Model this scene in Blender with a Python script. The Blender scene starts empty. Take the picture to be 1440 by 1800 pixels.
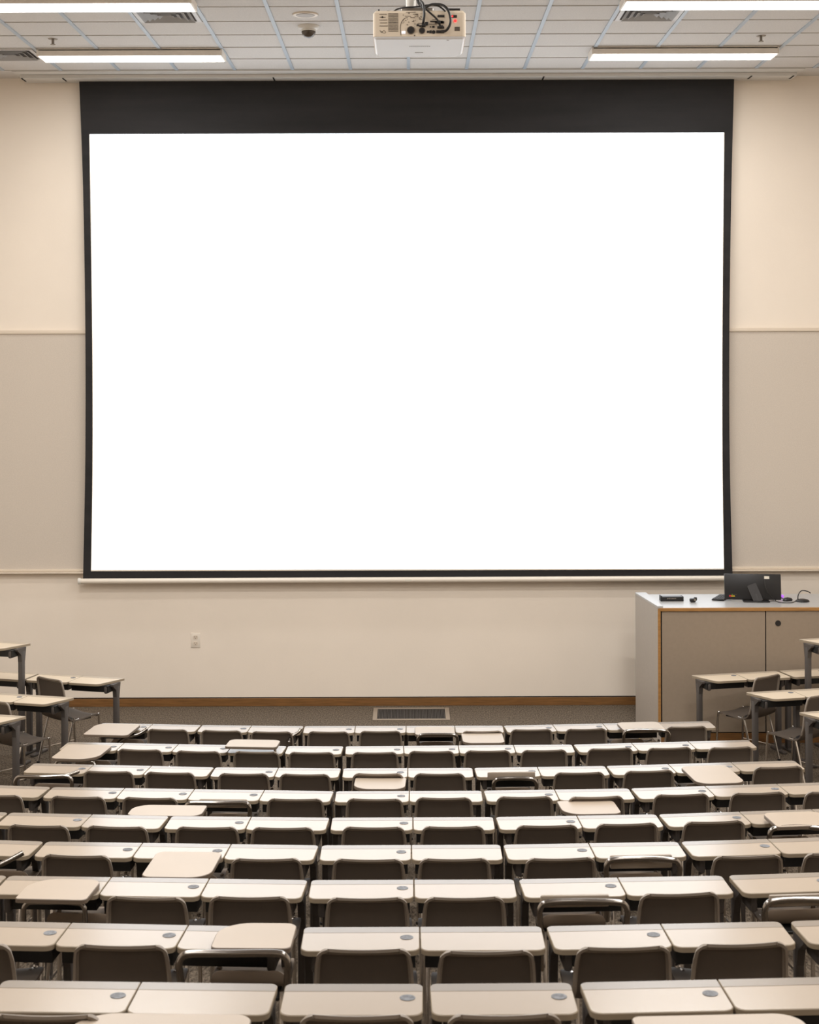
import bpy, bmesh, math, random
from mathutils import Vector, Matrix
random.seed(7)
C = bpy.context.scene.collection
R = math.radians

# ------------------------------------------------------------------ camera model
F = 2843.0                 # focal length in pixels of the 1440x1800 frame
PX, PY = 720.0, 625.0      # principal point
CZ = 4.08                  # camera height
ROLL = R(0.2)
cs, sn = math.cos(ROLL), math.sin(ROLL)
def unroll(px, py):
    x, y = px-PX, py-PY
    return x*cs-y*sn, x*sn+y*cs
def at(px, py, Y):
    u, v = unroll(px, py)
    return Vector((u*Y/F, Y, CZ-v*Y/F))
def at_z(px, py, z):
    u, v = unroll(px, py)
    return at(px, py, F*(CZ-z)/v)

# ------------------------------------------------------------------ materials
def srgb(r, g, b):
    f = lambda c: (c/255/12.92) if c/255 <= .04045 else ((c/255+.055)/1.055)**2.4
    return (f(r), f(g), f(b), 1)
def mat(name, col, rough=.5, metal=0, noise=None, bump=None, emit=None, spec=None, coat=0):
    m = bpy.data.materials.new(name); m.use_nodes = True
    nt = m.node_tree; b = nt.nodes['Principled BSDF']
    b.inputs['Base Color'].default_value = col
    b.inputs['Roughness'].default_value = rough
    b.inputs['Metallic'].default_value = metal
    if spec is not None: b.inputs['Specular IOR Level'].default_value = spec
    if coat: b.inputs['Coat Weight'].default_value = coat
    if emit:
        b.inputs['Emission Color'].default_value = emit[0]; b.inputs['Emission Strength'].default_value = emit[1]
    if noise or bump:
        tc = nt.nodes.new('ShaderNodeTexCoord')
    if noise:
        scale, amt = noise[0], noise[1]
        n = nt.nodes.new('ShaderNodeTexNoise'); n.inputs['Scale'].default_value = scale; n.inputs['Detail'].default_value = 4
        mp = nt.nodes.new('ShaderNodeMapping')
        if len(noise) > 2: mp.inputs['Scale'].default_value = noise[2]
        nt.links.new(tc.outputs['Object'], mp.inputs['Vector']); nt.links.new(mp.outputs['Vector'], n.inputs['Vector'])
        mr = nt.nodes.new('ShaderNodeMapRange'); mr.inputs['From Min'].default_value = .3; mr.inputs['From Max'].default_value = .7
        mr.inputs['To Min'].default_value = 1-amt; mr.inputs['To Max'].default_value = 1+amt
        mx = nt.nodes.new('ShaderNodeMix'); mx.data_type = 'RGBA'; mx.blend_type = 'MULTIPLY'; mx.inputs['Factor'].default_value = 1
        nt.links.new(n.outputs['Fac'], mr.inputs['Value']); mx.inputs['A'].default_value = col
        nt.links.new(mr.outputs['Result'], mx.inputs['B']); nt.links.new(mx.outputs['Result'], b.inputs['Base Color'])
    if bump:
        n = nt.nodes.new('ShaderNodeTexNoise'); n.inputs['Scale'].default_value = bump[0]; n.inputs['Detail'].default_value = 3
        nt.links.new(tc.outputs['Object'], n.inputs['Vector'])
        bp = nt.nodes.new('ShaderNodeBump'); bp.inputs['Strength'].default_value = bump[1]; bp.inputs['Distance'].default_value = .01
        nt.links.new(n.outputs['Fac'], bp.inputs['Height']); nt.links.new(bp.outputs['Normal'], b.inputs['Normal'])
    return m
M = {}
M['wall'] = mat('wall_paint', srgb(239,227,212), .75, noise=(1.3,.02), bump=(60,.05))
M['ceiling'] = mat('ceiling_tile', srgb(208,203,198), .9, noise=(70,.06), bump=(120,.2))
M['grid'] = mat('ceiling_bar', srgb(174,183,192), .5)
M['grid_thin'] = mat('ceiling_bar_thin', srgb(185,180,173), .6)
M['soffit'] = mat('soffit_paint', srgb(212,208,202), .6)
M['board'] = mat('board_fabric', srgb(208,197,184), .9, noise=(90,.05), bump=(200,.1))
M['rail'] = mat('board_rail', srgb(222,208,190), .4)
M['wood'] = mat('wood_trim', srgb(124,86,46), .45, noise=(5,.22,(1,8,14)))
M['wood_edge'] = mat('wood_edge', srgb(166,120,66), .45, noise=(5,.15,(1.5,8,14)))
M['black_fabric'] = mat('black_border', srgb(30,28,29), .8, noise=(1.2,.35,(.6,1,5)))
M['screen'] = mat('screen_image', srgb(255,255,255), .6, emit=((.8,.9,1,1),1.4))
M['cream_fabric'] = mat('screen_edge_fabric', srgb(238,226,208), .7)
M['bar_white'] = mat('bar_white', srgb(232,222,208), .35)
M['desk'] = mat('desk_laminate', srgb(169,154,137), .2, noise=(3,.025), spec=1.0)
M['desk_lit'] = mat('desk_laminate_lit', srgb(214,198,175), .35, noise=(3,.02))  # same laminate as the rows, brighter aisle light painted into the colour
M['desk_strip_lit'] = mat('desk_strip_lit', srgb(178,164,146), .3)  # rear strip lightened likewise, the light is in its colour
M['desk_edge'] = mat('desk_edging', srgb(150,135,114), .5)
M['desk_strip'] = mat('desk_strip', srgb(138,128,117), .2, spec=.9)
M['tablet'] = mat('tablet_laminate', srgb(174,158,140), .38, noise=(4,.02))
M['tablet_edge'] = mat('tablet_edging', srgb(112,98,84), .5)
M['leg'] = mat('desk_leg', srgb(76,70,66), .5, metal=.1)
M['black'] = mat('black_plastic', srgb(20,19,18), .5, noise=(20,.1))
M['shell'] = mat('chair_shell', srgb(90,80,71), .6, bump=(300,.08), spec=.3)
M['shell_rim'] = mat('chair_rim', srgb(138,126,113), .5)
M['seat'] = mat('seat_plastic', srgb(130,115,100), .7, spec=.25)
M['chrome'] = mat('chrome', srgb(205,200,195), .16, metal=1)
M['tube'] = mat('arm_chrome', srgb(150,143,136), .2, metal=1)
M['taupe'] = mat('taupe_plastic', srgb(150,136,120), .45)
M['taupe_dark'] = mat('grille_frame', srgb(146,132,116), .5)
M['grommet'] = mat('grommet_plastic', srgb(112,113,116), .6, noise=(60,.4), spec=.3)
M['lectern'] = mat('lectern_laminate', srgb(150,134,116), .55, noise=(25,.03), bump=(120,.05))
M['lectern_side'] = mat('lectern_side', srgb(172,162,151), .5, noise=(25,.03))
M['lectern_top'] = mat('lectern_top', srgb(172,170,168), .3, noise=(25,.03))
M['gap'] = mat('dark_gap', srgb(14,12,11), .8)
M['white_plastic'] = mat('white_plastic', srgb(226,222,214), .4)
M['cover_white'] = mat('cover_white', srgb(246,248,252), .4)
M['beige_plastic'] = mat('beige_plastic', srgb(224,208,186), .45)
M['ink'] = mat('print_ink', srgb(96,84,72), .6)
M['ink_dark'] = mat('socket_dark', srgb(34,29,27), .5)
M['led_red'] = mat('red_led', srgb(210,20,20), .4, emit=((1,.03,.03,1),2.2))
M['led_white'] = mat('white_led', srgb(230,225,255), .4, emit=((.9,.9,1,1),1.2))
M['lens'] = mat('lamp_lens', srgb(255,250,245), .5, emit=((1,.965,.93,1),6))
M['fixture'] = mat('fixture_paint', srgb(240,232,222), .5)
M['vent'] = mat('vent_metal', srgb(206,202,198), .5)
M['vent_dark'] = mat('vent_dark', srgb(84,74,66), .8)
M['steel'] = mat('steel', srgb(140,132,122), .4, metal=.7)
M['dome'] = mat('dome_glass', srgb(84,74,64), .12)
M['monitor'] = mat('monitor_black', srgb(22,20,21), .4)
M['label_white'] = mat('sticker_white', srgb(220,214,200), .5)
M['red'] = mat('red_print', srgb(190,30,45), .5)
M['yellow'] = mat('yellow_plastic', srgb(235,196,30), .45)
M['green'] = mat('green_print', srgb(120,170,50), .5)
M['purple'] = mat('purple_glow', srgb(150,80,200), .4, emit=((.5,.15,.8,1),.8))
M['cable'] = mat('cable_rubber', srgb(28,26,25), .45)
# carpet with short streaks
def carpet(name='carpet'):
    m = bpy.data.materials.new(name); m.use_nodes = True; nt = m.node_tree; b = nt.nodes['Principled BSDF']
    b.inputs['Roughness'].default_value = .95; b.inputs['Specular IOR Level'].default_value = .1
    tc = nt.nodes.new('ShaderNodeTexCoord')
    mp = nt.nodes.new('ShaderNodeMapping'); mp.inputs['Scale'].default_value = (48, 16, 30)
    n = nt.nodes.new('ShaderNodeTexNoise'); n.inputs['Scale'].default_value = 1.6; n.inputs['Detail'].default_value = 5; n.inputs['Roughness'].default_value = .75
    rp = nt.nodes.new('ShaderNodeValToRGB')
    rp.color_ramp.elements[0].position = .35; rp.color_ramp.elements[0].color = srgb(54,47,41)
    rp.color_ramp.elements[1].position = .68; rp.color_ramp.elements[1].color = srgb(132,118,102)
    nt.links.new(tc.outputs['Object'], mp.inputs['Vector']); nt.links.new(mp.outputs['Vector'], n.inputs['Vector'])
    nt.links.new(n.outputs['Fac'], rp.inputs['Fac']); nt.links.new(rp.outputs['Color'], b.inputs['Base Color'])
    return m
M['carpet'] = carpet()

# ------------------------------------------------------------------ mesh builder
class MB:
    def __init__(self): self.bm = bmesh.new()
    def box(self, c, s, rz=0, bevel=0, mi=0, rot=None):
        mtx = Matrix.Translation(Vector(c)) @ (rot if rot else Matrix.Rotation(rz, 4, 'Z')) @ Matrix.Diagonal((s[0], s[1], s[2], 1))
        r = bmesh.ops.create_cube(self.bm, size=1, matrix=mtx)
        fs = set(f for v in r['verts'] for f in v.link_faces)
        if bevel:
            es = list(set(e for v in r['verts'] for e in v.link_edges))
            rb = bmesh.ops.bevel(self.bm, geom=es, offset=bevel, segments=2, affect='EDGES', profile=.5)
            fs = set(rb['faces']) | set(f for f in fs if f.is_valid)
        for f in fs: f.material_index = mi
        return self
    def prism(self, poly, z0, z1, mi=0, mtx=None, ch=0, side=None):
        """poly: ccw xy outline; ch = chamfer of the top edge"""
        n = len(poly); T = mtx or Matrix()
        c = Vector((sum(p[0] for p in poly)/n, sum(p[1] for p in poly)/n))
        rings = [[(p[0], p[1], z0) for p in poly], [(p[0], p[1], z1-ch) for p in poly]]
        if ch:
            ins = []
            for i in range(n):
                a, p, b = Vector(poly[i-1][:2]), Vector(poly[i][:2]), Vector(poly[(i+1) % n][:2])
                d = (p-a).normalized()+(b-p).normalized()
                d = d.normalized() if d.length > 1e-6 else Vector((1, 0))
                q = p+Vector((-d.y, d.x))*ch
                ins.append((q.x, q.y, z1))
            rings.append(ins)
        vr = [[self.bm.verts.new(T @ Vector(p)) for p in r] for r in rings]
        for a, b in zip(vr, vr[1:]):
            for i in range(n):
                f = self.bm.faces.new((a[i], a[(i+1) % n], b[(i+1) % n], b[i])); f.material_index = mi if side is None else side
        f = self.bm.faces.new(vr[-1]); f.material_index = mi
        f = self.bm.faces.new(vr[0][::-1]); f.material_index = mi if side is None else side
        return self
    def tube(self, pts, r, seg=8, smooth=0, mi=0, caps=True):
        pts = [Vector(p) for p in pts]
        if smooth: pts = catmull(pts, smooth)
        n = len(pts); prev = None; rings = []
        for i, p in enumerate(pts):
            t = (pts[min(i+1, n-1)]-pts[max(i-1, 0)]).normalized()
            if prev is None:
                a = Vector((0, 0, 1)) if abs(t.z) < .9 else Vector((1, 0, 0))
                u = t.cross(a).normalized()
            else:
                u = (prev-t*prev.dot(t)).normalized()
            prev = u; w = t.cross(u)
            rr = r if not isinstance(r, (list, tuple)) else r[0]+(r[1]-r[0])*i/(n-1)
            rings.append([self.bm.verts.new(p+(u*math.cos(2*math.pi*k/seg)+w*math.sin(2*math.pi*k/seg))*rr) for k in range(seg)])
        for a, b in zip(rings, rings[1:]):
            for k in range(seg):
                f = self.bm.faces.new((a[k], a[(k+1) % seg], b[(k+1) % seg], b[k])); f.material_index = mi
        if caps:
            for rg in (rings[0][::-1], rings[-1]):
                f = self.bm.faces.new(rg); f.material_index = mi
        return self
    def cyl(self, c, r, h, axis='Z', seg=20, mi=0, r2=None):
        rot = {'Z': Matrix(), 'X': Matrix.Rotation(math.pi/2, 4, 'Y'), 'Y': Matrix.Rotation(math.pi/2, 4, 'X')}[axis]
        rr = bmesh.ops.create_cone(self.bm, cap_ends=True, segments=seg, radius1=r, radius2=r if r2 is None else r2, depth=h,
                                   matrix=Matrix.Translation(Vector(c)) @ rot)
        for f in set(f for v in rr['verts'] for f in v.link_faces): f.material_index = mi
        return self
    def lathe(self, prof, c=(0, 0, 0), seg=28, mi=0):
        rings = []
        for r, z in prof:
            rings.append([self.bm.verts.new((c[0]+max(r, 1e-4)*math.cos(2*math.pi*k/seg), c[1]+max(r, 1e-4)*math.sin(2*math.pi*k/seg), c[2]+z)) for k in range(seg)])
        for a, b in zip(rings, rings[1:]):
            for k in range(seg):
                f = self.bm.faces.new((a[k], a[(k+1) % seg], b[(k+1) % seg], b[k])); f.material_index = mi
        self.bm.faces.new(rings[0][::-1]).material_index = mi; self.bm.faces.new(rings[-1]).material_index = mi
        return self
    def build(self, name, mats, parent=None, smooth=True, loc=None, rz=0, fix=True):
        if fix: bmesh.ops.recalc_face_normals(self.bm, faces=self.bm.faces)
        me = bpy.data.meshes.new(name); self.bm.to_mesh(me); self.bm.free()
        if not isinstance(mats, (list, tuple)): mats = [mats]
        for m in mats: me.materials.append(m)
        if smooth:
            for p in me.polygons: p.use_smooth = True
            try: me.set_sharp_from_angle(angle=R(38))
            except Exception: pass
        o = bpy.data.objects.new(name, me); C.objects.link(o)
        if parent: o.parent = parent
        if loc is not None: o.location = loc
        o.rotation_euler.z = rz
        return o
def catmull(pts, k):
    out = []; n = len(pts)
    for i in range(n-1):
        p0, p1, p2, p3 = pts[max(i-1, 0)], pts[i], pts[i+1], pts[min(i+2, n-1)]
        for j in range(k):
            t = j/k
            out.append(.5*((2*p1)+(-p0+p2)*t+(2*p0-5*p1+4*p2-p3)*t*t+(-p0+3*p1-3*p2+p3)*t**3))
    out.append(pts[-1]); return out
def rrect(x0, x1, y0, y1, r, seg=6):
    """ccw outline, r = radii (ll, lr, ur, ul)"""
    if not isinstance(r, (list, tuple)): r = (r,)*4
    out = []
    for (cx, cy, rr, a0) in ((x0, y0, r[0], 180), (x1, y0, r[1], 270), (x1, y1, r[2], 0), (x0, y1, r[3], 90)):
        sx = 1 if cx == x0 else -1; sy = 1 if cy == y0 else -1
        if rr <= 0: out.append((cx, cy)); continue
        for k in range(seg+1):
            a = R(a0+90*k/seg); out.append((cx+sx*rr+rr*math.cos(a), cy+sy*rr+rr*math.sin(a)))
    return out
def thing(name, label, cat, loc=(0, 0, 0), rz=0, group=None):
    o = bpy.data.objects.new(name, None); C.objects.link(o)
    o.empty_display_size = .1; o.location = loc; o.rotation_euler.z = rz
    return tag(o, label, cat, group)
def tag(o, label, cat, group=None):
    o['label'] = label; o['category'] = cat
    if group: o['group'] = group
    return o
def struct(o): o['kind'] = 'structure'; return o
def copy_tree(o, parent=None):
    c = o.copy(); C.objects.link(c); c.parent = parent
    for ch in list(o.children): copy_tree(ch, c)
    return c
ORD = ['', 'first', 'second', 'third', 'fourth', 'fifth', 'sixth', 'seventh', 'eighth', 'ninth', 'tenth', 'eleventh', 'twelfth']
NUM = ['', 'one', 'two', 'three', 'four', 'five']

# ------------------------------------------------------------------ row data (front = 1 .. back = 9)
ZN = [0, 14.3, 13.0, 11.8, 10.65, 9.55, 8.52, 7.5, 6.42, 5.35]
YN = [0, 1289, 1326, 1367, 1410, 1460, 1513, 1580, 1672, 1785]
D = .27; RAD = 22.0; DESK = .74; CHH = .82
H = [0]+[(YN[k]-PY)*ZN[k]/F for k in range(1, 10)]
H[1] = CZ-DESK
FL = [0]+[CZ-H[k]-DESK for k in range(1, 10)]
def zfar(k, X): return ZN[k]+D+X*X/(2*RAD)
def row_pt(k, px):
    Y = zfar(k, 0)
    for _ in range(8):
        v = F*H[k]/Y; u = ((px-PX)-v*sn)/cs; X = u*Y/F; Y = zfar(k, X)
    return Vector((X, Y))
CEIL = CZ+3.247; WALL = 18.86; TILE = .656

# ------------------------------------------------------------------ room shell
SX = 6.6; BACK = -3.0
def quad(name, pts, m):
    mb = MB(); mb.bm.faces.new([mb.bm.verts.new(p) for p in pts]); return struct(mb.build(name, m, smooth=False, fix=False))
# tiered carpet: one continuous surface of treads and risers that follow the curved rows
mb = MB(); xs = [-SX+2*SX*i/40 for i in range(41)]
prof = []          # (depth offset at X=0, z, curved?)
prof.append((WALL, 0, False))
for k in range(2, 10):
    yb = ZN[k]+D+.10
    prof.append((yb, FL[k-1], True)); prof.append((yb, FL[k], True))
prof.append((BACK, FL[9], False))
rows = [[mb.bm.verts.new((x, y+(x*x/(2*RAD) if cv else 0), z)) for x in xs] for y, z, cv in prof]
for a, b in zip(rows, rows[1:]):
    for i in range(40): mb.bm.faces.new((a[i], b[i], b[i+1], a[i+1]))
struct(mb.build('floor', M['carpet'], smooth=False))
def slab(name, c, s, m): return struct(MB().box(c, s).build(name, m, smooth=False))
slab('wall_front', (0, WALL+.1, CEIL/2), (2*SX+.4, .2, CEIL), M['wall'])
slab('wall_left', (-SX-.1, (WALL+BACK)/2, CEIL/2), (.2, WALL-BACK, CEIL), M['wall'])
slab('wall_right', (SX+.1, (WALL+BACK)/2, CEIL/2), (.2, WALL-BACK, CEIL), M['wall'])
slab('wall_back', (0, BACK-.1, CEIL/2), (2*SX+.4, .2, CEIL), M['wall'])
slab('ceiling', (0, (WALL+BACK)/2, CEIL+.06), (2*SX+.4, WALL-BACK+.4, .12), M['ceiling'])
mb = MB().box((0, WALL-.009, .047), (2*SX, .018, .094), bevel=.004)
struct(mb.build('baseboard_front', M['wood'], smooth=False))
struct(MB().box((0, WALL-.007, .099), (2*SX, .012, .009)).build('trim_1', M['gap'], smooth=False))
# ceiling bars
CEND = 18.31
mb = MB(); k = -9
for k in range(-9, 10):
    mb.box((k*TILE, (CEND+2)/2, CEIL-.004), (.036, CEND-2, .012))
struct(mb.build('trim_2', M['grid'], smooth=False))
mb = MB(); y = CEND
while y > 2:
    mb.box((0, y, CEIL-.0025), (2*SX-.02, .016, .008)); y -= TILE
struct(mb.build('trim_3', M['grid_thin'], smooth=False))
# smooth band in front of the screen slot
mb = MB().box((0, (CEND+WALL)/2+.01, CEIL-.008), (9.0, WALL-CEND-.02, .016), bevel=.004)
struct(mb.build('trim_4', M['soffit'], smooth=False))

# ------------------------------------------------------------------ projection screen
SY = 18.74
scr = thing('projection_screen', 'huge white pull-down projection screen with black border on the front wall', 'screen', (0, SY, 0))
def local_px(px, py): p = at(px, py, SY); return (p.x, p.z)
mb = MB()
mb.box((0, -.06, CEIL-.037), (8.9, .32, .042), bevel=.006)
mb.box((0, -.222, CEIL-.037), (8.0, .004, .03), mi=0)
for x in (-4.43, -3.96, -1.55, 1.55, 3.93, 4.41): mb.box((x, -.12, CEIL-.0585), (.018, .2, .006), mi=1)
mb.build('housing', [M['soffit'], M['gap']], scr, smooth=False)
# sheet outline (tab-tensioned: the sides bow inwards)
def side_curve(pts, n=24):
    return [p for p in catmull([Vector((a, b, 0)) for a, b in pts], n//(len(pts)-1))]
Lo = side_curve([(139, 137), (146, 330), (150, 580), (150, 800), (146, 1018)])
Ro = side_curve([(1291, 134), (1286, 330), (1282.5, 580), (1283, 800), (1288, 1013.5)])
Li = side_curve([(157, 236), (160, 420), (162.5, 640), (162.5, 830), (160, 1004)])
Ri = side_curve([(1273.5, 233), (1271.5, 420), (1270, 640), (1270.5, 830), (1273, 1001)])
def sheet(name, L_, R_, y0, m, bow=None):
    mb = MB(); n = len(L_)
    rr = []
    for a, b in zip(L_, R_):
        pa, pb = local_px(a.x, a.y), local_px(b.x, b.y)
        rr.append([mb.bm.verts.new((pa[0]+(pb[0]-pa[0])*t/6, y0, pa[1]+(pb[1]-pa[1])*t/6)) for t in range(7)])
    for p, q in zip(rr, rr[1:]):
        for t in range(6): mb.bm.faces.new((p[t], q[t], q[t+1], p[t+1]))
    bmesh.ops.recalc_face_normals(mb.bm, faces=mb.bm.faces)
    r = bmesh.ops.extrude_face_region(mb.bm, geom=list(mb.bm.faces))
    for v in [g for g in r['geom'] if isinstance(g, bmesh.types.BMVert)]: v.co.y += .004
    return mb.build(name, m, scr, smooth=False)
top_fix = CEIL-.058
sheet('black_border', Lo, Ro, 0, M['black_fabric'])
sheet('screen_surface', Li, Ri, -.0045, M['cream_fabric'])
Lp = [Vector((p.x+1.2, p.y, 0)) for p in Li]; Rp = [Vector((p.x-1.0, p.y, 0)) for p in Ri]
for i in range(len(Lp)):
    t = i/(len(Lp)-1); Lp[i].y -= 2.2*t; Rp[i].y -= 2.2*t
sheet('projected_picture', Lp, Rp, -.009, M['screen'])
a, b = local_px(142, 1021.5), local_px(1280, 1016.5)
mb = MB().tube([(a[0], -.005, a[1]), (b[0], -.005, b[1])], .031, 14)
bar = mb.build('weight_bar', M['bar_white'], scr)
for s, p in ((-1, a), (1, b)): MB().cyl((p[0]+s*.012, -.005, p[1]), .037, .03, 'X', 16).build('end_cap', M['white_plastic'], bar)
p = local_px(718, 1019.5)
MB().box((p[0], -.037, p[1]), (.075, .003, .022)).build('sticker', M['label_white'], bar, smooth=False)

# ------------------------------------------------------------------ long grey board behind the screen
bd = thing('tack_board', 'wide grey fabric tack board behind the big screen', 'board', (0, WALL, 0))
zt = at(60, 584, WALL).z; zb = at(60, 1004, WALL).z
MB().box((0, -.012, (zt+zb)/2), (12.6, .022, zt-zb)).build('fabric_panel', M['board'], bd, smooth=False)
MB().box((0, -.021, zt), (12.6, .04, .042), bevel=.006).build('top_rail', M['rail'], bd)
mb = MB().box((0, -.025, zb+.012), (12.6, .048, .03), bevel=.006).box((0, -.045, zb-.012), (12.6, .088, .016), bevel=.004)
mb.build('bottom_rail', M['rail'], bd)

# ------------------------------------------------------------------ wall outlet
p = at(344, 1125.5, WALL)
ot = thing('wall_outlet', 'white double electrical outlet low on the cream front wall', 'outlet', (p.x, WALL, p.z))
MB().box((0, -.004, 0), (.106, .008, .168), bevel=.003).build('face_plate', M['bar_white'], ot)
for s in (1, -1):
    so = MB().prism(rrect(-.026, .026, -.022, .022, .014), 0, .003, mtx=Matrix.Translation((0, -.008, s*.036)) @ Matrix.Rotation(math.pi/2, 4, 'X')).build('socket', M['rail'], ot)
    mb = MB()
    for dx, dz, w, h in ((-.011, .006, .004, .014), (.011, .006, .004, .011), (0, -.012, .008, .008)): mb.box((dx, -.0115, s*.036+dz), (w, .002, h))
    mb.build('slot', M['ink'], so, smooth=False)

# ------------------------------------------------------------------ floor grate
p0 = at_z(652, 1266, 0); p1 = at_z(786, 1245, 0)
gx, gy = (p0.x+p1.x)/2+.02, (p0.y+p1.y)/2-.02; gw, gd = .87, .62
g = thing('floor_grille', 'rectangular dark air grille set into carpet below the screen', 'grille', (gx, gy, 0))
mb = MB()
for x in (-1, 1): mb.box((x*(gw/2-.025), 0, .006), (.05, gd, .012), bevel=.003)
for y in (-1, 1): mb.box((0, y*(gd/2-.025), .006), (gw-.1, .05, .012), bevel=.003)
mb.build('frame', M['taupe_dark'], g)
mb = MB().box((0, 0, .002), (gw-.1, gd-.1, .003), mi=1)
for i in range(46): mb.box((-(gw-.12)/2+(gw-.12)*i/45, 0, .006), (.006, gd-.1, .006))
mb.build('slats', [M['leg'], M['gap']], g, smooth=False)

# ------------------------------------------------------------------ desks
def make_desk(label, group, P0, P1, seams, floor, ztop, depth=D, cut=(0, 0), name='lecture_desk', side=False):
    """P0,P1 = left and right end of the far edge; seams = fractions of the tops"""
    mid = (P0+P1)/2; d = P1-P0; L = d.length; ang = math.atan2(d.y, d.x)
    t = thing(name, label, 'desk', (mid.x, mid.y, floor), ang, group)
    h = ztop-floor; th = .022; st = .068
    n = len(seams)-1
    for i in range(n):
        x0 = -L/2+L*seams[i]+(.005 if i == 0 else .0022); x1 = -L/2+L*seams[i+1]-(.005 if i == n-1 else .0022)
        cl = cut[0] if i == 0 else 0; cr = cut[1] if i == n-1 else 0
        rn = .04; rf0 = .028 if i == 0 else .003; rf1 = .028 if i == n-1 else .003
        f = (depth-st)/depth
        poly = rrect(x0, x1, -depth, -st-.001, (rn, rn, 0, 0))
        poly = [(px+(cl*((-py)/depth) if px < (x0+x1)/2 else -cr*((-py)/depth)), py) for px, py in poly]
        tp = MB().prism(poly, h-th, h, 0, ch=.003, side=1).build('tabletop', [M['desk_lit'] if side else M['desk'], M['desk_edge']], t)
        poly = rrect(x0, x1, -st, 0, (0, 0, rf1, rf0))
        poly = [(px+(cl*((-py)/depth) if px < (x0+x1)/2 else -cr*((-py)/depth)), py) for px, py in poly]
        MB().prism(poly, h-th, h, 0, ch=.002, side=1).build('rear_strip', [M['desk_strip_lit'] if side else M['desk_strip'], M['desk_edge']], tp)
        if i < n-1 or n == 1:
            gq = MB(); gq.lathe([(.026, 0), (.027, .0016), (.024, .0022), (.018, .0016), (.0001, .0014)], (x1-.052, -.125, h), 20)
            gq.build('grommet', M['grommet'], tp)
    # support frame
    tr = MB()
    for i in range(n):
        x0 = -L/2+L*seams[i]+.055; x1 = -L/2+L*seams[i+1]-.02
        if i == n-1: x1 -= .035
        if i > 0: x0 -= .035
        tr.prism([(-depth+.19, h-.026), (-depth+.055, h-.026), (-depth+.06, h-.09), (-depth+.17, h-.09)][::-1], x0, x1,
                 mtx=Matrix(((0, 0, 1, 0), (1, 0, 0, 0), (0, 1, 0, 0), (0, 0, 0, 1))))
    tr.build('cable_tray', M['black'], t, smooth=False)
    ins = .045 if side else .028; ends = [-L/2+ins, L/2-ins]; lw = .048 if side else .036
    if n >= 3: ends.insert(1, -L/2+L*seams[n//2])
    for x in ends:
        lg = MB(); yc = -depth*.38 if side else -.048
        lg.box((x, yc, (h-.06)/2+.012), (lw, .062 if side else .044, h-.06-.02), bevel=.008)
        e_ = .031 if side else .022
        lg.prism([(yc-e_, h-.16), (yc+e_, h-.16), (yc+.05 if side else yc+e_, h-.05), (yc+.055 if side else yc+e_, h-.023), (yc-.11, h-.023), (yc-.11, h-.04), (yc-.04, h-.09)],
                 x-lw*.45, x+lw*.45, mtx=Matrix(((0, 0, 1, 0), (1, 0, 0, 0), (0, 1, 0, 0), (0, 0, 0, 1))))
        lg.box((x, yc, .014), (lw, min(.3, depth+.02) if side else .046, .028), bevel=.01)
        lg.build('leg', M['leg'], t)
        if x in (ends[0], ends[-1]):
            s = 1 if x == ends[0] else -1
            MB().box((x+s*.036, -depth*.58, h-.068), (.036, depth*.56, .075), bevel=.014).build('bracket', M['leg'], t)
    return t

UNITS = {
 1: [[180, 268.7, 355], [355, 442.5, 535], [535, 625, 714, 799.5, 884.5], [884.5, 971.7, 1060, 1150, 1247]],
 2: [[119, 217.5, 313, 409, 505.5], [505.5, 605], [607, 709.5, 805.5, 903, 1006], [1007, 1110.5, 1210.4, 1316]],
 3: [[59, 164.6, 266, 378], [378, 489.5, 601], [603, 717, 831.5], [832.5, 944.5, 1064], [1064.5, 1175.2, 1286, 1397]],
 4: [[-160, -35, 91], [92.5, 218.5, 341, 464.5, 588.5], [590, 719.7, 847.5], [849, 975, 1106], [1107.5, 1240, 1366.7, 1492]],
 5: [[-255, -120, 16], [17.5, 161.7, 299], [301, 441.7, 581], [583, 726, 868], [870, 1014, 1154], [1156, 1300.7, 1428, 1560]],
 6: [[-240, -80, 79], [81, 250, 406, 562], [564.5, 723.3, 881], [883, 1035, 1192], [1195, 1350, 1505]],
 7: [[-155, 15], [15, 195, 367.7, 543], [546, 727.7, 905], [910, 1086, 1270], [1278, 1450, 1620]],
 8: [[-290, -85, 123, 330, 518], [533, 738, 953], [958, 1161.7, 1372], [1386, 1590]],
 9: [[4, 248, 492], [500, 746, ], [753, 1005], [1016, 1261.7, 1508]],
}
ROWN = {k: ORD[k] for k in range(1, 10)}
def row_phrase(k):
    return {1: 'front row below the screen', 9: 'nearest row at the bottom edge'}.get(k, ORD[k]+' row from the screen')
for k, us in UNITS.items():
    nvis = 0
    for i, px in enumerate(us):
        pts = [row_pt(k, q) for q in px]
        n = len(px)-1; tot = (pts[-1]-pts[0]).length
        seams = [0]+[(pts[j]-pts[0]).length/tot for j in range(1, n)]+[1]
        if len(us) == i+1: pos = 'rightmost'
        elif i == 0: pos = 'leftmost'
        else: pos = ORD[i+1]+' from left'
        lab = '%s-seat beige desk, %s in the %s' % (NUM[n], pos, row_phrase(k))
        make_desk(lab, 'beige desks in the tiered rows', pts[0], pts[-1], seams, FL[k], CZ-H[k])

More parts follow.
